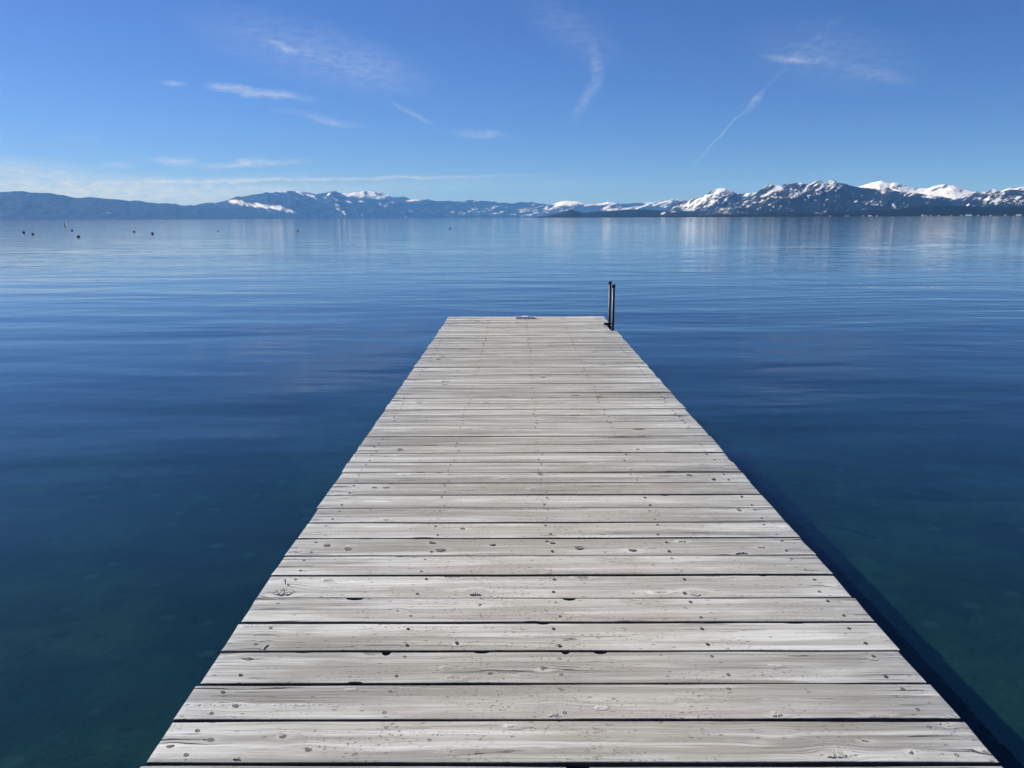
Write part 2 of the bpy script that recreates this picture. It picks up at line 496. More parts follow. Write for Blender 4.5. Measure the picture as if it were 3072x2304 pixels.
range_('mountain_range', LEFTC, 26500, 32000, 31, 1080, 260, FOREST, [(700, 607, 26, 6, -10, 1.25), (770, 617, 60, 8, 9, 1.3), (830, 624, 22, 7, 5, 1.2), (868, 634, 18, 6, 10, 1.0), (845, 579, 16, 6, 15, 1.0), (898, 582, 18, 3.5, 35, 1.0), (930, 590, 18, 6, 15, 1.0), (985, 586, 14, 4, -35, 1.2), (1018, 590, 14, 3, 10, 1.0), (975, 598, 14, 4, 25, .8), (1012, 624, 8, 20, -25, 1.0), (1030, 640, 5, 12, -25, .9), (1084, 648, 4, 7, 0, 1.0), (1048, 606, 12, 5, 0, .8), (1080, 607, 14, 4, -20, .7), (1140, 612, 5, 16, 0, .8), (1156, 618, 14, 4, -40, .7), (1180, 610, 20, 6, 0, .5), (1230, 636, 25, 6, 0, .35)], streak=(25, 2.6))
range_('mountain_range', LEFT, 23500, 28500, 11, 1090, 130, FOREST, [(66, 571, 12, 2.5, 5, 1.1), (118, 576, 10, 2, 10, .9), (160, 579, 22, 2.5, 12, 1.2), (28, 592, 4, 4, 0, .7), (82, 593, 4, 3, 0, .7), (321, 638, 5, 3, 0, .7), (200, 615, 10, 3, 0, .4)], spur=.22, streak=(10, 1.6))
range_('mountain_range', RPEAK, 12500, 15500, 83, 380, 370, ROCKY, [(2100, 605, 60, 12, -35, .5), (2168, 571, 14, 5, 0, .9), (2200, 595, 20, 18, 20, -1.3), (2140, 600, 30, 10, -35, .4)], bias=.45, spur=.34, jag=1.3, streak=(-38, 4.4))
range_('mountain_range', RIGHT, 8300, 12600, 97, 430, 390, ROCKY, [(2330, 573, 50, 12, -30, .7), (2400, 580, 60, 14, -35, .45), (2470, 570, 40, 12, -30, .6), (2475, 545, 10, 5, 0, .8), (2318, 615, 14, 4, -30, .9), (2655, 587, 14, 10, -30, .9), (2790, 594, 22, 7, -10, .8), (2735, 583, 20, 5, 10, .5), (2985, 590, 30, 14, 0, .3), (2990, 604, 60, 9, 0, .6), (3050, 600, 30, 6, 0, .5), (2945, 622, 14, 3, 5, .9), (2915, 618, 14, 3, 5, .6), (2550, 590, 60, 20, 0, -.6), (2600, 575, 90, 10, 10, -.3)], bias=.20, spur=.34, jag=1.5, streak=(-32, 4.2))
range_('wooded_foothill', FOOT, 10200, 12200, 21, 2000, 400, FOREST, [(1990, 641, 10, 4, -25, 1.3), (2020, 636, 14, 4, 0, 1.0)], spur=.15, rows=24)
range_('wooded_shore', SHORE, 5800, 7300, 27, 1500, 500, FOREST, [(2680, 624, 26, 4, -6, .9), (2725, 619, 30, 4, -6, .85), (2460, 638, 30, 4, -8, .6), (2540, 628, 20, 3, 0, .5), (2790, 612, 20, 3, 0, .6)], spur=.12, rows=30, streak=(-6, 1.6))


# ------------------------------------------------------------------ houses on the far right shore
def plain_mat(name, base, rough=.6, metal=0.0, spec=.4, var=.15, scale=8.0, bump=0.0):
    m, n = new_mat(name)
    tc = n.a('ShaderNodeTexCoord')
    k = n.noise(tc.outputs['Object'], scale, 4.0, .6)
    d = tuple(c*(1 - var) for c in base)
    l = tuple(min(1, c*(1 + var)) for c in base)
    c = n.mix(n.mr(k, .3, .7), d, l)
    b = n.a('ShaderNodeBsdfPrincipled', i={'Base Color': c, 'Roughness': rough, 'Metallic': metal, 'Specular IOR Level': spec})
    if bump:
        n.set(b.inputs['Normal'], n.a('ShaderNodeBump', i={'Strength': .6, 'Distance': bump, 'Height': k}).outputs[0])
    n.a('ShaderNodeOutputMaterial', i={0: b.outputs[0]})
    return m


HOUSE_W = plain_mat('white_siding', (.62, .62, .60), .7, scale=.2)
HOUSE_G = plain_mat('pale_siding', (.26, .25, .23), .7, scale=.2)
SNOWROOF = plain_mat('snowy_roof', (.55, .56, .58), .8, scale=.2)


def house(px, w, h, mat, label, group, wide=10.0):
    w, h, wide = w*.55, h*.42, wide*.55
    az, _ = px_az_el(px, 640)
    r = 5760.0
    e = obj('lakeside_house', None, None, None, (math.sin(az)*r, math.cos(az)*r, -.5), label=label, category='house')
    if group:
        e['group'] = group
    e.rotation_euler.z = -az
    bm = bmesh.new()
    bbox(bm, -w/2, w/2, -wide/2, wide/2, 0, h)
    obj('wall', bm_mesh('wall', bm), mat, e)
    bm = bmesh.new()
    o = w*.03 + .6
    pr = [(-wide/2 - .8, h), (wide/2 + .8, h), (0, h + wide*.42)]
    a = [bm.verts.new((-w/2 - o, y, z + .02)) for y, z in pr]
    b = [bm.verts.new((w/2 + o, y, z + .02)) for y, z in pr]
    bm.faces.new(a); bm.faces.new(b[::-1])
    for k in range(3):
        bm.faces.new((a[k], b[k], b[(k + 1) % 3], a[(k + 1) % 3]))
    obj('roof', bm_mesh('roof', bm), SNOWROOF, e)


G = 'small houses along the far right shore'
for px, w, h in ((2491, 12, 6), (2538, 14, 7), (2545, 10, 6), (2590, 11, 6), (2631, 12, 6), (2778, 14, 6), (2793, 11, 8), (2818, 14, 6), (2854, 12, 7), (2884, 14, 6), (2935, 18, 5), (2972, 18, 6), (3016, 16, 7)):
    house(px, w, h, HOUSE_G, 'small pale lakeside house, one of the dots along the far right shoreline', G)
house(2610, 34, 7, HOUSE_W, 'low white house with snowy roof alone at the left of the far right shore', None, 14)
house(2768, 22, 13, HOUSE_W, 'brightest tall white house on the far right shore', None, 14)
house(2906, 62, 8, HOUSE_W, 'longest low white building on the far right shoreline', None, 16)
house(3056, 48, 8, HOUSE_W, 'long white building at the right end of the far shoreline', None, 14)

# ------------------------------------------------------------------ the pier
DOCK_X0, DOCK_X1 = -1.07, 1.365
DCX = (DOCK_X0 + DOCK_X1)/2
DW = DOCK_X1 - DOCK_X0
BT = .038


def wood_material():
    m, n = new_mat('weathered_wood')
    tc = n.a('ShaderNodeTexCoord')
    info = n.a('ShaderNodeObjectInfo')
    rnd = info.outputs['Random']
    P0 = tc.outputs['Object']
    off = n.a('ShaderNodeCombineXYZ', i={0: n.m('MULTIPLY', rnd, 311.7), 1: n.m('MULTIPLY', rnd, 87.3), 2: n.m('MULTIPLY', rnd, 53.1)})
    P = n.vm('ADD', P0, off.outputs[0])
    sep0 = n.a('ShaderNodeSeparateXYZ', i={0: P0})
    # knots: stretched cells, some of them carry a knot
    kv = n.mapping(P, scale=(3.6, 8.5, 0))
    vor = n.a('ShaderNodeTexVoronoi', voronoi_dimensions='2D', i={'Vector': kv, 'Scale': 1.0, 'Randomness': .95})
    cs = n.a('ShaderNodeSeparateColor', i={0: vor.outputs['Color']})
    has = n.mr(cs.outputs[0], .80, .84)
    rad = n.m('MULTIPLY', n.mr(n.m('POWER', cs.outputs[1], 1.8), 0, 1, .035, .15), has)
    kd0 = vor.outputs['Distance']
    kd = n.m('ADD', kd0, n.m('MULTIPLY', n.m('SUBTRACT', n.noise(P, 45, 3, .65), .5), .11))
    knot = n.m('MULTIPLY', n.mr(n.m('DIVIDE', kd, n.m('MAXIMUM', rad, .001)), .75, 1.1, 1, 0, True), has)
    halo = n.m('MULTIPLY', n.mr(n.m('DIVIDE', kd0, n.m('MAXIMUM', rad, .001)), 1.0, 3.2, 1, 0, True), has)
    # grain flows round the knots
    sep = n.a('ShaderNodeSeparateXYZ', i={0: P})
    low = n.noise(n.mapping(P, scale=(.9, 5, 0)), 1.0, 2.0, .5)
    flow = n.a('ShaderNodeAttribute', attribute_name='flow').outputs['Fac']
    kring = n.a('ShaderNodeAttribute', attribute_name='knot_ring').outputs['Fac']
    gy = n.m('ADD', n.m('ADD', sep.outputs[1], flow), n.m('ADD', n.m('MULTIPLY', low, .05), n.m('MULTIPLY', halo, .018)))
    G1 = n.a('ShaderNodeCombineXYZ', i={0: sep.outputs[0], 1: gy, 2: 0.0}).outputs[0]
    g1 = n.noise(n.mapping(G1, scale=(1.1, 55, 1)), 1.0, 4.0, .6)
    g2 = n.noise(n.mapping(G1, scale=(4.0, 260, 1)), 1.0, 3.0, .6)
    band = n.noise(n.mapping(G1, scale=(.5, 16, 1)), 1.0, 2.0, .5)
    blot = n.noise(n.mapping(P, scale=(2.2, 7, 1)), 1.0, 4.0, .55)
    # checks: thin dark splits along the grain, more at the board ends
    ends = n.mr(n.m('ABSOLUTE', sep0.outputs[0]), DW/2 - .28, DW/2, 0, 1, True)
    cr = n.noise(n.mapping(G1, scale=(.6, 40, 1), loc=(7, 3, 0)), 1.0, 2.0, .5)
    crl = n.m('ABSOLUTE', n.m('SUBTRACT', cr, .5))
    crw = n.mr(n.noise(n.mapping(P, scale=(1.0, 9, 1), loc=(3, 1, 0)), 1.0, 2.0, .5), .50, .74, 0, .011)
    crw = n.m('ADD', crw, n.m('MULTIPLY', ends, n.mr(n.noise(n.mapping(P, scale=(5, 20, 1)), 1, 2, .5), .44, .62, 0, .016)))
    crack = n.m('MULTIPLY', n.mr(n.m('DIVIDE', crl, n.m('MAXIMUM', crw, .0005)), .6, 1.0, 1, 0, True), n.mr(crw, .001, .006))
    # colours
    base = n.mix(n.mr(g1, .32, .68), (.235, .225, .208), (.58, .565, .535))
    base = n.mix(n.mr(band, .42, .58, .0, .75, True), base, (.66, .65, .625))
    base = n.mix(n.mr(n.noise(n.mapping(G1, scale=(.35, 11, 1), loc=(1, 5, 0)), 1.0, 3.0, .55), .46, .62, 0, .80, True), base, (.19, .182, .168))
    base = n.mix(n.mr(g2, .36, .62, .55, 0), base, (.20, .19, .175))
    base = n.mix(n.mr(blot, .44, .62, 0, .60, True), base, (.29, .275, .25))
    tone = n.mr(rnd, 0, 1, .72, 1.18)
    base = n.vm('SCALE', base, scale=tone)
    # walked-on, dirtier middle; silvery ends
    mid = n.mr(n.m('ABSOLUTE', n.m('ADD', sep0.outputs[0], -.02)), .25, 1.0, 1, 0, True)
    mid = n.m('MULTIPLY', mid, n.mr(n.noise(n.mapping(P, scale=(3, 9, 1)), 1, 4, .6), .3, .7, .25, 1.0))
    base = n.mix(n.m('MULTIPLY', mid, .48), base, (.375, .335, .275))
    base = n.mix(n.m('MULTIPLY', ends, .22), base, (.46, .475, .51))
    # specks of dirt, clustered
    spk = n.noise(n.mapping(P, scale=(75, 130, 1)), 1.0, 3.0, .65)
    clus = n.noise(n.mapping(P, scale=(4.5, 9, 1), loc=(2, 9, 0)), 1.0, 3.0, .6)
    sp = n.m('MULTIPLY', n.mr(spk, .60, .66, 0, 1, True), n.mr(n.m('ADD', clus, n.m('MULTIPLY', mid, .12)), .48, .64, 0, .9, True))
    base = n.mix(sp, base, (.15, .115, .085))
    spots = n.a('ShaderNodeTexVoronoi', voronoi_dimensions='2D', i={'Vector': n.mapping(P, scale=(11, 22, 0), loc=(4, 4, 0)), 'Scale': 1.0})
    ss = n.a('ShaderNodeSeparateColor', i={0: spots.outputs['Color']})
    spot = n.m('MULTIPLY', n.mr(spots.outputs['Distance'], .05, .11, 1, 0, True), n.mr(ss.outputs[0], .70, .74))
    base = n.mix(n.m('MULTIPLY', spot, .65), base, (.16, .145, .13))
    kg = n.noise(P, 110, 3, .6)
    base = n.mix(n.m('MULTIPLY', n.m('MINIMUM', kring, 1.0), .55), base, n.mix(n.mr(g1, .35, .6), (.25, .235, .21), (.58, .565, .535)))
    base = n.mix(n.m('MULTIPLY', halo, .30), base, (.55, .54, .52))
    base = n.mix(n.m('MULTIPLY', knot, n.mr(cs.outputs[2], 0, 1, .35, .95)), base, n.mix(n.mr(kg, .35, .62), (.07, .062, .055), (.36, .335, .305)))
    kr = n.m('DIVIDE', kd, n.m('MAXIMUM', rad, .001))
    rim = n.m('MULTIPLY', n.m('MULTIPLY', n.mr(n.m('ABSOLUTE', n.m('SUBTRACT', kr, 1.0)), .0, .22, 1, 0, True), has), n.mr(n.noise(P, 26, 2, .5, 0), .45, .6))
    base = n.mix(n.m('MULTIPLY', rim, .8), base, (.06, .05, .045))
    base = n.mix(1.0, base, (.975, .985, .985), 'MULTIPLY')
    base = n.mix(n.mr(n.noise(n.mapping(G1, scale=(.8, 24, 1), loc=(9, 2, 0)), 1.0, 3.0, .6), .56, .68, 0, .42, True), base, (.70, .695, .68))
    base = n.mix(n.m('MULTIPLY', crack, .93), base, (.035, .03, .03))
    # relief
    hgt = n.m('ADD', n.m('MULTIPLY', g1, .9), n.m('MULTIPLY', g2, .5))
    hgt = n.m('SUBTRACT', hgt, n.m('MULTIPLY', crack, 2.2))
    ring = n.m('MULTIPLY', halo, n.m('SUBTRACT', 1.0, knot))
    hgt = n.m('ADD', hgt, n.m('ADD', n.m('MULTIPLY', ring, 1.3), n.m('MULTIPLY', n.m('MULTIPLY', knot, kg), 1.6)))
    hgt = n.m('ADD', hgt, n.m('MULTIPLY', spk, .35))
    hgt = n.m('SUBTRACT', hgt, n.m('MULTIPLY', n.m('ADD', spot, sp), .5))
    bmp = n.a('ShaderNodeBump', i={'Strength': 1.0, 'Distance': .0026, 'Height': hgt})
    b = n.a('ShaderNodeBsdfPrincipled', i={'Base Color': base, 'Roughness': .82, 'Specular IOR Level': .25, 'Normal': bmp.outputs[0]})
    n.a('ShaderNodeOutputMaterial', i={0: b.outputs[0]})
    return m


WOOD = wood_material()
EDGE = plain_mat('gap_shade_plank_edge', (.075, .068, .066), .9, var=.45, scale=22, bump=.002)  # shade of the gaps painted into the colour of the planks' long sides
DARKWOOD = plain_mat('wet_framing_timber', (.10, .085, .07), .8, var=.35, scale=14, bump=.003)
STEEL = plain_mat('galvanised_screw', (.14, .13, .13), .5, .7, var=.4, scale=60)

dock = obj('pier', None, None, None, (DCX, 6.0, -1.1), label='long weathered grey wooden plank pier running out over the lake', category='pier')
DO = Vector(dock.location)

# joints measured on the photograph (row at the picture's centre line), then the same pitch to the end
JOINT = [2292.5, 2161.4, 2051.5, 1952.5, 1867.5, 1793.9, 1726, 1667, 1614, 1567.5, 1523.8, 1485, 1449, 1417.5, 1387, 1359, 1334, 1309.7, 1287, 1266.3]
jy = [pix_plane(W/2, p, DECK_Z).y for p in JOINT]
END_Y = pix_plane(1580, 949.5, DECK_Z).y
pitch = (jy[-1] - jy[0])/(len(jy) - 1)
nmore = round((END_Y - jy[-1])/pitch)
step = (END_Y - jy[-1])/nmore
rj = random.Random(3)
joints = [jy[0] - pitch*k for k in (4, 3, 2, 1)] + jy + [jy[-1] + step*k + (rj.uniform(-.006, .006) if k < nmore else 0) for k in range(1, nmore + 1)]
print('pitch', pitch, step, 'end', END_Y, 'boards', len(joints) - 1)

# chipped edges: photo point of the chip on a joint, width, depth
CHIPS = [(1064, 1800, .075, .016), (1708, 1800, .06, .017), (1160, 1957, .035, .020), (1801, 1958, .05, .012), (1733, 2298, .07, .016),
         (1917, 1288, .10, .022), (1630, 1871, .05, .006), (1445, 1956, .06, .008), (1695, 1945, .03, .014), (2180, 1451, .25, -.0)]
chips = [(pix_plane(a, b, DECK_Z), w, d) for a, b, w, d in CHIPS]
LAD_NEAR = pix_plane(1838, 989, DECK_Z)
LAD_FAR = pix_plane(1823, 976, DECK_Z)


# knots standing in the planks where the photograph shows them: x, y, half width, half height (photo pixels), kind
KNOTS = [(852, 1777, 20, 14, 's'), (798, 1942, 6, 8, 'h'), (746, 1977, 12, 5, 'k'), (848, 2210, 15, 7, 'k'), (633, 2221, 14, 6, 'k'), (511, 2240, 13, 6, 'k'), (918, 2251, 22, 9, 'k'), (714, 2277, 11, 8, 's'), (1164, 2224, 14, 5, 'k'), (1336, 2251, 18, 6, 'k'), (707, 2118, 12, 6, 'k'),
         (1428, 1779, 16, 11, 's'), (2084, 1780, 16, 9, 'w'), (1494, 2084, 5, 9, 'k'), (1788, 2098, 18, 5, 'k'), (2000, 2098, 12, 6, 'k'), (2048, 2121, 10, 7, 'k'), (1665, 2143, 17, 15, 's'), (1596, 2249, 18, 7, 'k'), (1659, 2239, 14, 4, 'k'), (1855, 2221, 18, 5, 'k'), (1926, 2221, 14, 5, 'k'), (1817, 2249, 15, 6, 'k'), (1471, 2021, 12, 5, 'k'), (1632, 2008, 14, 7, 'k'),
         (2298, 2100, 12, 6, 'k'), (2330, 2146, 16, 14, 's'), (2313, 2200, 20, 10, 'k'), (2366, 2201, 8, 6, 'k'), (2276, 2229, 22, 5, 'k'), (2509, 2264, 32, 16, 's'), (2732, 2258, 12, 7, 'k'), (2599, 2227, 18, 6, 'k'), (2843, 2174, 14, 8, 'w'), (2620, 1977, 14, 5, 'w'), (2194, 2218, 12, 4, 'k'),
         (1200, 1349, 11, 4, 'k'), (1159, 1463, 12, 3, 'k'), (1124, 1463, 10, 3, 'k'), (981, 1636, 14, 4, 'k'), (1043, 1646, 14, 5, 'k'), (1321, 1650, 15, 6, 'k'), (1296, 1628, 12, 3, 'k'), (1388, 1586, 10, 3, 'k'), (1621, 1421, 12, 4, 'k'), (1477, 1634, 10, 3, 'k'), (1656, 1628, 10, 3, 'k'), (1111, 1530, 6, 3, 'k'), (1194, 1836, 8, 5, 'k'), (1440, 1817, 7, 5, 'h'), (1370, 1929, 7, 5, 'h'),
         (2027, 1354, 12, 4, 'w'), (2154, 1351, 10, 4, 'w'), (2224, 1661, 18, 6, 's'), (2221, 1705, 15, 5, 'w'), (2011, 1680, 16, 5, 'k'), (1736, 1643, 15, 5, 'k'), (1897, 1650, 13, 4, 'k'), (2045, 1622, 12, 4, 'w'), (2282, 1640, 12, 4, 'w'), (2062, 1480, 12, 4, 'k'), (2116, 1472, 14, 4, 'w'), (2067, 1425, 10, 3, 'k'), (2141, 1438, 8, 3, 'h'), (2217, 1530, 9, 4, 'k'), (1913, 1348, 7, 3, 'k')]


def knot_world(k):
    a, b, rx, ry, kd = k
    c = pix_plane(a, b, DECK_Z)
    sx = pix_plane(a + rx, b, DECK_Z).x - c.x
    sy = (pix_plane(a, b - ry, DECK_Z) - pix_plane(a, b + ry, DECK_Z)).length/2
    return c, sx, sy


def board_mesh(i, ya, yb, xl, xr):
    """plank with uneven long edges, eased corners; local origin at its middle, top at z=0"""
    r = random.Random(i*13 + 5)
    yc = (ya + yb)/2
    hw = (yb - ya)/2
    near = ya < 6.2
    xs = list(np.linspace(xl, xr, 150 if near else 40))
    mine = []
    for (p, w, d) in chips:
        for side, ye in ((-1, ya), (1, yb)):
            if abs(p.y - ye) < .035 and ((side == -1) == (p.y > yc - hw*0 - .0 and abs(p.y - ya) < abs(p.y - yb)) or side == 1 and abs(p.y - yb) < abs(p.y - ya)):
                mine.append((side, p.x - DCX, w, d))
                xs += list(np.linspace(p.x - DCX - w/2, p.x - DCX + w/2, 9))
    for _ in range(r.choice((0, 1, 1, 2))):
        side, cx, w, d = r.choice((-1, 1)), r.uniform(xl + .1, xr - .1), r.uniform(.03, .12), r.uniform(.003, .008)
        mine.append((side, cx, w, d))
        xs += list(np.linspace(cx - w/2, cx + w/2, 7))
    xs = sorted(set(round(x, 4) for x in xs if xl <= x <= xr))
    ph = [r.uniform(0, 6.28) for _ in range(6)]
    cup = r.uniform(-.0012, .0016)
    rise = r.uniform(-.002, .002)

    def edge(x, side):
        k = 0 if side < 0 else 3
        e = hw + .0016*math.sin(x*2.3 + ph[k]) + .0008*math.sin(x*9 + ph[k + 1])
        for (s, cx, w, d) in mine:
            if s == side and abs(x - cx) < w/2:
                e -= d*math.cos(math.pi*(x - cx)/w)**.6 if abs(x - cx) < w*.499 else 0
        return e
    bev = .0016
    skl, skr = r.uniform(-.006, .006), r.uniform(-.006, .006)
    verts, nr = [], 0
    fr = tuple(np.linspace(-1, 1, 13)) if near else (-1, -.55, 0, .55, 1)
    for k, x in enumerate(xs):
        el, eh = edge(x, -1), edge(x, 1)
        zt = rise + .0012*math.sin(x*1.7 + ph[2])
        endk = k in (0, len(xs) - 1)
        ze = -bev*.7 if endk else 0
        sk = skl if k == 0 else (skr if k == len(xs) - 1 else 0)
        row = [(x, -el, -BT), (x, -el, zt - bev)]
        for q in fr:
            e = (el if q < 0 else eh) - bev
            row.append((x + sk*q, q*e, zt + ze + cup*(1 - q*q)))
        row += [(x, eh, zt - bev), (x, eh, -BT)]
        verts += row
        nr = len(row)
    faces = []
    for k in range(len(xs) - 1):
        for j in range(nr):
            a, b = k*nr + j, k*nr + (j + 1) % nr
            faces.append((a, a + nr, b + nr, b))
    faces.append(tuple(range(nr)))
    faces.append(tuple(range((len(xs) - 1)*nr + nr - 1, (len(xs) - 1)*nr - 1, -1)))
    me = mesh('deck_board', verts, faces)
    flow = np.zeros(len(verts))
    ring = np.zeros(len(verts))
    if near:
        V = np.array(verts)
        for kq in KNOTS:
            c, sx, sy = knot_world(kq)
            if ya - .02 < c.y < yb + .02:
                dx, dy = V[:, 0] - (c.x - DCX), V[:, 1] - (c.y - yc)
                q = np.exp(-(dx/(2.4*sx))**2 - (dy/(2.2*sy))**2)
                flow += -1.1*sy*np.tanh(1.5*dy/sy)*q
                ring += np.exp(-(dx/(1.7*sx))**2 - (dy/(1.5*sy))**2)
    for nm, arr in (('flow', flow), ('knot_ring', ring)):
        at = me.attributes.new(nm, 'FLOAT', 'POINT')
        at.data.foreach_set('value', arr.astype(np.float32))
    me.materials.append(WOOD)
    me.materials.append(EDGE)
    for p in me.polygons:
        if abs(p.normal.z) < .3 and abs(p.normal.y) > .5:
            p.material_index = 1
    return me


# screw head: low dished disc with a cross slot
bm = bmesh.new()
lathe(bm, [(.0072, -.004), (.0072, .0004), (.0062, .0012), (.0034, .0008), (.0026, -.0016)], 10)
screw_me = bm_mesh('screw', bm)
screw_me.materials.append(STEEL)
JX = [-1.105, -.555, 0, .555, 1.105]
boards, far_screws = [], []
nscrew = 0
for i in range(len(joints) - 1):
    r = random.Random(100 + i)
    last = i == len(joints) - 2
    gap = r.uniform(.0105, .0145) if not last else .013
    ya, yb = joints[i] + gap/2, joints[i + 1] - gap/2
    xl = DOCK_X0 - DCX + r.uniform(-.007, .006)
    xr = DOCK_X1 - DCX + r.uniform(-.005, .005)
    if yb > LAD_NEAR.y + .02 and ya < LAD_FAR.y + .12:
        xr -= .075                                         # planks cut back round the ladder
    o = obj('deck_board', board_mesh(i, ya, yb, xl, xr), WOOD, dock, Vector((DCX, (ya + yb)/2, DECK_Z)) - DO)
    o.rotation_euler = (0, 0, r.uniform(-.0007, .0007))
    boards.append(o)
    hw = (yb - ya)/2
    for x in JX:
        for s in (-1, 1):
            x_, y_ = x + r.uniform(-.018, .018), s*hw*r.uniform(.5, .72)
            if x_ > xr - .02:
                continue
            if nscrew < 300:
                c = bpy.data.objects.new('screw', screw_me)
                col.objects.link(c)
                c.parent = o
                c.location = (x_, y_, .0012 + r.uniform(-.0012, .0008))
                nscrew += 1
            else:
                far_screws.append((x_, y_ + o.location.y, o.location.z + .001))
bm = bmesh.new()
for (x, y, z) in far_screws:
    lathe(bm, [(.0062, -.004), (.0062, .0006), (.0040, .0012)], 8, (x, y, z))
obj('screws', bm_mesh('screws', bm), STEEL, dock, (0, 0, 0), kind='stuff')

# a nail standing proud on a near plank
p = pix_plane(856, 1752, DECK_Z)
b_ = min(boards, key=lambda o: abs(o.location.y + DO.y - p.y))
bm = bmesh.new()
lathe(bm, [(.0022, -.01), (.0022, .016), (.0055, .0165), (.0055, .0185)], 10)
obj('nail', bm_mesh('nail', bm), STEEL, b_, (p.x - DCX, p.y - b_.location.y - DO.y, 0))

# the knots themselves
KNOTM = plain_mat('grey_knot_wood', (.22, .205, .18), .85, var=.55, scale=2.2, bump=.5)
PALEM = plain_mat('pale_splintered_wood', (.55, .53, .49), .85, var=.25, scale=3.0, bump=.4)
HOLEM = plain_mat('dark_knot_hole', (.030, .026, .024), .9, var=.3, scale=3.0)


def knot_mesh(seed, kind):
    r = random.Random(seed)
    bm = bmesh.new()
    if kind == 's':                                        # broken knot: a fan of lifted shards
        for k in range(7):
            a = -1.0 + 2.0*k/6 + r.uniform(-.1, .1)
            w = r.uniform(.10, .22)
            l0, l1 = r.uniform(-.9, -.5), r.uniform(.2, 1.0)
            z = r.uniform(.5, 1.6)
            p = [(a - w, l0, 0), (a + w, l0, 0), (a*.35 + w*.4, l1, 0), (a*.35 - w*.4, l1, 0)]
            b_ = [bm.verts.new(q) for q in p]
            t_ = [bm.verts.new((q[0]*.93, q[1]*.93, z if j < 2 else z*.35)) for j, q in enumerate(p)]
            bm.faces.new(t_)
            for j in range(4):
                bm.faces.new((b_[j], b_[(j + 1) % 4], t_[(j + 1) % 4], t_[j]))
    else:
        segs = 14
        prof = [(1.0, 0.0), (.86, .75), (.55, .55), (.25, .8)] if kind != 'h' else [(1.0, .05), (.8, .35), (.4, .25), (.2, .2)]
        ph = [r.uniform(0, 6.28) for _ in range(3)]
        rings = []
        for (q, z) in prof:
            row = []
            for k in range(segs):
                a = 2*math.pi*k/segs
                f = 1 + .16*math.sin(2*a + ph[0]) + .10*math.sin(3*a + ph[1]) + r.uniform(-.05, .05)
                row.append(bm.verts.new((q*f*math.cos(a), q*f*math.sin(a), z*(1 + .5*math.sin(a + ph[2])))))
            rings.append(row)
        for a, b in zip(rings[:-1], rings[1:]):
            for k in range(segs):
                bm.faces.new((a[k], a[(k + 1) % segs], b[(k + 1) % segs], b[k]))
        bm.faces.new(rings[-1])
    me = bm_mesh('knot', bm)
    me.materials.append({'s': PALEM, 'k': KNOTM, 'w': PALEM, 'h': HOLEM}[kind])
    return me


kmesh = {(kd, v): knot_mesh(40 + v*7 + ord(kd), kd) for kd in 'skwh' for v in range(4)}
for i, (a, b, rx, ry, kd) in enumerate(KNOTS):
    c, sx, sy = knot_world((a, b, rx, ry, kd))
    bo = min(boards, key=lambda o: abs(o.location.y + DO.y - c.y))
    hw = (max(v.co.y for v in bo.data.vertices) - min(v.co.y for v in bo.data.vertices))/2
    ly = max(-hw + sy*1.1, min(hw - sy*1.1, c.y - bo.location.y - DO.y))
    o = obj('knot', kmesh[(kd, i % 4)], None, bo, (c.x - DCX, ly, .0009))
    o.scale = (sx*.86, sy*.86, .0011 if kd != 's' else .0034)
    o.rotation_euler.z = random.Random(i).uniform(-.25, .25)

# more knots on the farther planks
rk = random.Random(21)
for bo in boards:
    if bo.location.y + DO.y < 6.2:
        continue
    for _ in range(rk.choice((0, 1, 1, 2, 3))):
        kd = rk.choice('kkkwhs')
        o = obj('knot', kmesh[(kd, rk.randrange(4))], None, bo, (rk.uniform(-1.08, 1.0), rk.uniform(-.065, .065), .0009))
        o.scale = (rk.uniform(.014, .034), rk.uniform(.009, .018), .0014 if kd != 's' else .004)
        o.rotation_euler.z = rk.uniform(-.3, .3)

# rough torn strip along one near plank
c0 = pix_plane(1300, 2112, DECK_Z)
bo = min(boards, key=lambda o: abs(o.location.y + DO.y - c0.y))
r = random.Random(77)
bm = bmesh.new()
xa, xb = pix_plane(560, 2107, DECK_Z).x - DCX, pix_plane(2040, 2117, DECK_Z).x - DCX
x = xa
while x < xb:
    dens = .5 + .5*math.sin((x - xa)*5.1)
    w, l = r.uniform(.0010, .003), r.uniform(.002, .007)
    y = c0.y - bo.location.y - DO.y + .004*math.sin(x*2.0) + r.uniform(-.003, .003)
    sl = r.uniform(-.004, .006)
    z = r.uniform(.0008, .0020)
    v = [bm.verts.new(q) for q in ((x, y - l, .0003), (x + w, y - l, .0003), (x + w + sl, y + l, .0003), (x + sl, y + l, .0003), (x + w*.5, y - l*.6, z), (x + w*.5 + sl, y + l*.6, z))]
    for f in ((0, 1, 4), (1, 2, 5, 4), (2, 3, 5), (3, 0, 4, 5)):
        bm.faces.new([v[j] for j in f])
    x += r.uniform(.004, .012) + (.02 if r.random() > dens + .3 else 0)
obj('torn_strip', bm_mesh('torn_strip', bm), WOOD, bo, (0, 0, 0), kind='stuff')

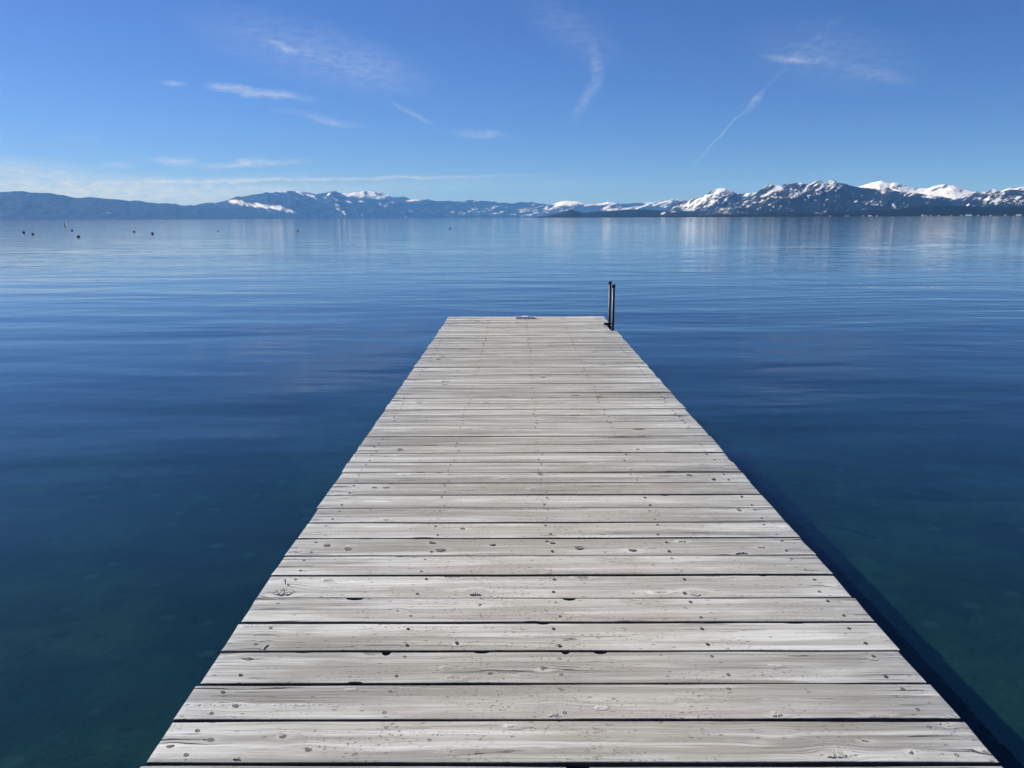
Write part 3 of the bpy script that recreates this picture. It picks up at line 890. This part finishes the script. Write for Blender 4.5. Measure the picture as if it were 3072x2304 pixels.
# framing under the planks
Y0, Y1 = joints[0], END_Y
for x in JX:
    bm = bmesh.new()
    bbox(bm, -.02, .02, -(Y1 - Y0)/2 + .03, (Y1 - Y0)/2 - .05, -.09, .09, .004)
    xx = max(min(x, 1.105), -1.105) if x < 1 else 1.09
    obj('joist', bm_mesh('joist', bm), DARKWOOD, dock, Vector((DCX + xx, (Y0 + Y1)/2, DECK_Z - BT - .095)) - DO)
for y in (2.2, 5.0, 7.8, Y1 - .75):
    bm = bmesh.new()
    bbox(bm, -DW/2 + .07, DW/2 - .12, -.045, .045, -.09, .09, .005)
    obj('cross_beam', bm_mesh('cross_beam', bm), DARKWOOD, dock, Vector((DCX, y, DECK_Z - BT - .28)) - DO)
    for x in (-.92, .86):
        bm = bmesh.new()
        top_ = DECK_Z - BT - .372
        lathe(bm, [(.095, -1.6 - top_), (.093, -.6), (.09, 0)], 18)
        obj('pile', bm_mesh('pile', bm, True), DARKWOOD, dock, Vector((DCX + x, y, top_)) - DO)

# ------------------------------------------------------------------ swim ladder at the far right corner
IRON = plain_mat('dark_painted_pipe', (.030, .028, .032), .42, .55, var=.5, scale=25)
CAPM = plain_mat('black_rubber_cap', (.012, .012, .014), .55, 0, var=.2)
lad = obj('swim_ladder', None, None, None, (LAD_NEAR.x, LAD_NEAR.y, -1.1), label='dark metal swim ladder with two upright pipes at the far right corner of the pier', category='ladder')
LO = Vector(lad.location)
top_n = .0
ln = Vector((LAD_NEAR.x, LAD_NEAR.y, 0))
lf = Vector((LAD_NEAR.x + .004, LAD_NEAR.y + (LAD_FAR.y - LAD_NEAR.y), 0))


def z_at(p, py):
    """height of a photo row on the vertical line through p"""
    lo, hi = -2.0, 4.0
    for _ in range(50):
        mid = (lo + hi)/2
        v = CAMROT.transposed() @ (Vector((p.x, p.y, mid)) - Vector((0, 0, CAM_Z)))
        row = H/2 - F*v.y/(-v.z)
        if row > py:
            lo = mid
        else:
            hi = mid
    return lo


zn, zf_ = z_at(ln, 853), z_at(lf, 843.5)
print('ladder', ln, lf, zn, zf_)
for p, zt in ((ln, zn), (lf, zf_)):
    bm = bmesh.new()
    lathe(bm, [(.0185, -.95), (.0185, zt - .02)], 18)
    rail = obj('upright', bm_mesh('upright', bm, True), IRON, lad, Vector((p.x, p.y, 0)) - LO)
    bm = bmesh.new()
    lathe(bm, [(.0215, zt - .045), (.0235, zt - .043), (.0235, zt - .006), (.020, zt)], 18)
    lathe(bm, [(.005, -.032), (.005, -.02)], 8, (0, 0, zt - .028), 'X')
    obj('cap', bm_mesh('cap', bm), CAPM, rail, (0, 0, 0))
    bm = bmesh.new()
    bbox(bm, -.065, .030, -.028, .028, DECK_Z - .09, DECK_Z - .012, .004)
    obj('bracket', bm_mesh('bracket', bm), CAPM, lad, Vector((p.x, p.y, 0)) - LO)
bm = bmesh.new()
bbox(bm, -.075, .038, -.018, .018, DECK_Z + .006, DECK_Z + .038, .004)
obj('clamp', bm_mesh('clamp', bm), CAPM, lad, Vector((lf.x, lf.y, 0)) - LO)
for z in (.12, -.16, -.44, -.72):
    bm = bmesh.new()
    bbox(bm, -.035, .035, .0, lf.y - ln.y, -.012, .012, .004)
    obj('rung', bm_mesh('rung', bm), IRON, lad, Vector((ln.x, ln.y, z)) - LO)

# ------------------------------------------------------------------ small fixture on the far edge
fp = pix_plane(1575.5, 955.5, DECK_Z)
GREYP = plain_mat('grey_lilac_plastic', (.60, .58, .62), .4, var=.15, scale=30)
PANEL = plain_mat('lilac_grey_pad', (.42, .39, .47), .35, var=.2, scale=40)
WHITEP = plain_mat('white_plastic', (.78, .80, .82), .4, var=.05)
fx = obj('dock_light', None, None, None, (fp.x, fp.y, DECK_Z + .003), label='flat grey rectangular fixture with white centre lying on the far end of the pier', category='fixture')
bm = bmesh.new()
bbox(bm, -.152, .152, -.055, .055, 0, .012, .004)
base = obj('base', bm_mesh('base', bm), WHITEP, fx)
bm = bmesh.new()
for (x0, x1, y0, y1) in ((-.148, .148, -.050, -.042), (-.148, .148, .042, .050), (-.148, -.138, -.042, .042), (.138, .148, -.042, .042)):
    bbox(bm, x0, x1, y0, y1, .0125, .030, .002)
obj('rim', bm_mesh('rim', bm), GREYP, fx)
for s in (-1, 1):
    bm = bmesh.new()
    x0, x1 = sorted((s*.136, s*.048))
    bbox(bm, x0, x1, -.040, .040, .0125, .024, .002)
    obj('panel', bm_mesh('panel', bm), PANEL, fx)
bm = bmesh.new()
bbox(bm, -.046, .046, -.040, .040, .0125, .034, .006)
cb = obj('centre_block', bm_mesh('centre_block', bm), WHITEP, fx)
bm = bmesh.new()
bbox(bm, -.003, .003, -.036, .036, .0345, .038, .001)
obj('seam', bm_mesh('seam', bm), GREYP, cb)

# ------------------------------------------------------------------ mooring buoys
BUOYM = plain_mat('weathered_dark_buoy', (.055, .055, .065), .45, var=.35, scale=6)
BUOYL = plain_mat('faded_grey_buoy', (.22, .21, .22), .5, var=.3, scale=6)
BAND = plain_mat('blue_buoy_band', (.03, .05, .16), .4, var=.2)
REDM = plain_mat('faded_red_spar', (.42, .06, .04), .5, var=.25, scale=6)
CHAIN = plain_mat('rusty_ring', (.09, .07, .06), .6, .6, var=.3, scale=30)


def water_point(px, py):
    d = pix_dir(px, py - hor_fix(px))
    t = -CAM_Z/d.z
    return Vector((d.x*t, d.y*t, 0))


def buoy(px, py, dia_px, kind, mat, label, rz=0.0, dist=None):
    p = water_point(px, py + dia_px*.4)
    if dist:
        p = Vector((p.x, p.y, 0)).normalized()*dist
    rr = dia_px*.74/F*p.length/2
    e = obj('mooring_buoy', None, None, None, p, label=label, category='buoy', group='mooring buoys on the lake')
    e.rotation_euler = (random.uniform(-.12, .12), random.uniform(-.12, .12), rz)
    bm = bmesh.new()
    if kind == 'ball':
        prof = [(rr*math.sin(a), -rr*math.cos(a)) for a in np.linspace(.12, math.pi - .12, 13)]
    elif kind == 'drum':
        prof = [(rr*.6, -rr*.9), (rr*.95, -rr*.75), (rr, -rr*.2), (rr, rr*.55), (rr*.9, rr*.78), (rr*.35, rr*.85)]
    else:
        prof = [(rr*.4, -rr), (rr*.9, -rr*.55), (rr, 0), (rr*.92, rr*.35), (rr*.55, rr*.75), (rr*.3, rr*.85)]
    lathe(bm, prof, 22, (0, 0, rr*.35))
    body = obj('float', bm_mesh('float', bm, True), mat, e)
    bm = bmesh.new()
    lathe(bm, [(rr*.99, -rr*.11), (rr*1.03, -rr*.10), (rr*1.03, rr*.10), (rr*.99, rr*.11)], 22, (0, 0, rr*.35))
    obj('band', bm_mesh('band', bm), BAND, e)
    bm = bmesh.new()
    topz = rr*.35 + (rr*.98 if kind == 'ball' else rr*.85)
    lathe(bm, [(rr*.10, -rr*.1), (rr*.10, rr*.12)], 8, (0, 0, topz))
    for k in range(12):
        a0, a1 = 2*math.pi*k/12, 2*math.pi*(k + 1)/12
        q0 = Vector((math.cos(a0)*rr*.2, 0, topz + rr*.25 + math.sin(a0)*rr*.2))
        q1 = Vector((math.cos(a1)*rr*.2, 0, topz + rr*.25 + math.sin(a1)*rr*.2))
        m4 = Matrix.Translation((q0 + q1)/2) @ (q1 - q0).to_track_quat('Z', 'Y').to_matrix().to_4x4()
        bmesh.ops.create_cone(bm, cap_ends=True, segments=6, radius1=rr*.05, radius2=rr*.05, depth=(q1 - q0).length*1.1, matrix=m4)
    obj('ring', bm_mesh('ring', bm), CHAIN, e)


buoy(71, 692, 9, 'ball', BUOYM, 'dark round buoy nearest the left edge of the picture')
buoy(98, 697, 9, 'pear', BUOYL, 'faded grey buoy second from the left edge')
buoy(216, 687, 7, 'drum', BUOYM, 'small squat dark buoy just right of the red spar')
buoy(235, 705, 10, 'drum', BUOYM, 'largest dark buoy, nearest to the pier on the left')
buoy(402, 691, 8, 'ball', BUOYM, 'dark round buoy left of the blocky one at mid left')
buoy(457, 696.5, 9, 'drum', BUOYM, 'blocky dark buoy with a flat top at mid left')
buoy(653, 691, 6, 'pear', BUOYM, 'small dark pear-shaped buoy alone under the long snowfield')
buoy(893, 690.5, 7, 'ball', BUOYM, 'dark round buoy under the left snowy peaks')
buoy(1349.5, 685.5, 7, 'ball', BUOYM, 'dark round buoy farthest right, left of the pier end')
buoy(1357, 686.5, 3, 'ball', BUOYM, 'tiny float beside the farthest right buoy')
buoy(718, 660, 3.2, 'pear', BUOYM, 'tiny far buoy right under the distant left shoreline', dist=700)

p = water_point(195, 678)
sc_ = p.length/F
e = obj('marker_spar', None, None, None, p, label='thin red leaning marker spar at the left', category='marker')
e.rotation_euler = (0, -.09, 0)
bm = bmesh.new()
lathe(bm, [(sc_*1.1, -sc_*6), (sc_*1.3, sc_*1), (sc_*1.0, sc_*8), (sc_*.5, sc_*13)], 12)
obj('pole', bm_mesh('pole', bm, True), REDM, e)
bm = bmesh.new()
lathe(bm, [(sc_*1.2, -sc_*.8), (sc_*1.9, -sc_*.3), (sc_*1.9, sc_*.5), (sc_*1.2, sc_*1.0)], 14)
obj('float_collar', bm_mesh('float_collar', bm), REDM, e)

# ------------------------------------------------------------------ sunken mooring line on the lake bed, right of the pier
ROPEM = plain_mat('silty_rope', (.02, .025, .017), .9, var=.3, scale=20)
cu = []
rl = random.Random(5)
for k, (a, b) in enumerate(((2395, 1490), (2450, 1506), (2510, 1520), (2570, 1535), (2640, 1552))):
    q = pix_plane(a, b, -1.0)
    cu.append(Vector((q.x, q.y, bed_z(np.array([q.x]), np.array([q.y]))[0] + .012)))
bm = bmesh.new()
rings = []
for k, q in enumerate(cu):
    tdir = (cu[min(k + 1, len(cu) - 1)] - cu[max(k - 1, 0)]).normalized()
    sd = tdir.cross(Vector((0, 0, 1))).normalized()
    up = sd.cross(tdir)
    rings.append([bm.verts.new(q + (sd*math.cos(a) + up*math.sin(a))*.006) for a in np.linspace(0, 2*math.pi, 8, endpoint=False)])
for a, b in zip(rings[:-1], rings[1:]):
    for k in range(8):
        bm.faces.new((a[k], a[(k + 1) % 8], b[(k + 1) % 8], b[k]))
bm.faces.new(rings[0][::-1]); bm.faces.new(rings[-1])
obj('mooring_line', bm_mesh('mooring_line', bm, True), ROPEM, label='dark sunken mooring line on the lake bed right of the pier', category='rope')

# ------------------------------------------------------------------ air between here and the mountains
HAZE = 2.4e-5
hm, n = new_mat('haze_air')
pv = n.a('ShaderNodeVolumePrincipled', i={'Color': (.11, .39, 1.0, 1), 'Density': HAZE, 'Anisotropy': 0.0, 'Absorption Color': (1, 1, 1, 1)})
n.a('ShaderNodeOutputMaterial', i={1: pv.outputs[0]})
bm = bmesh.new()
bbox(bm, -44000, 44000, -44000, 44000, WATER_BOTTOM - 1, 1700)
obj('haze', bm_mesh('haze', bm), hm, kind='stuff')
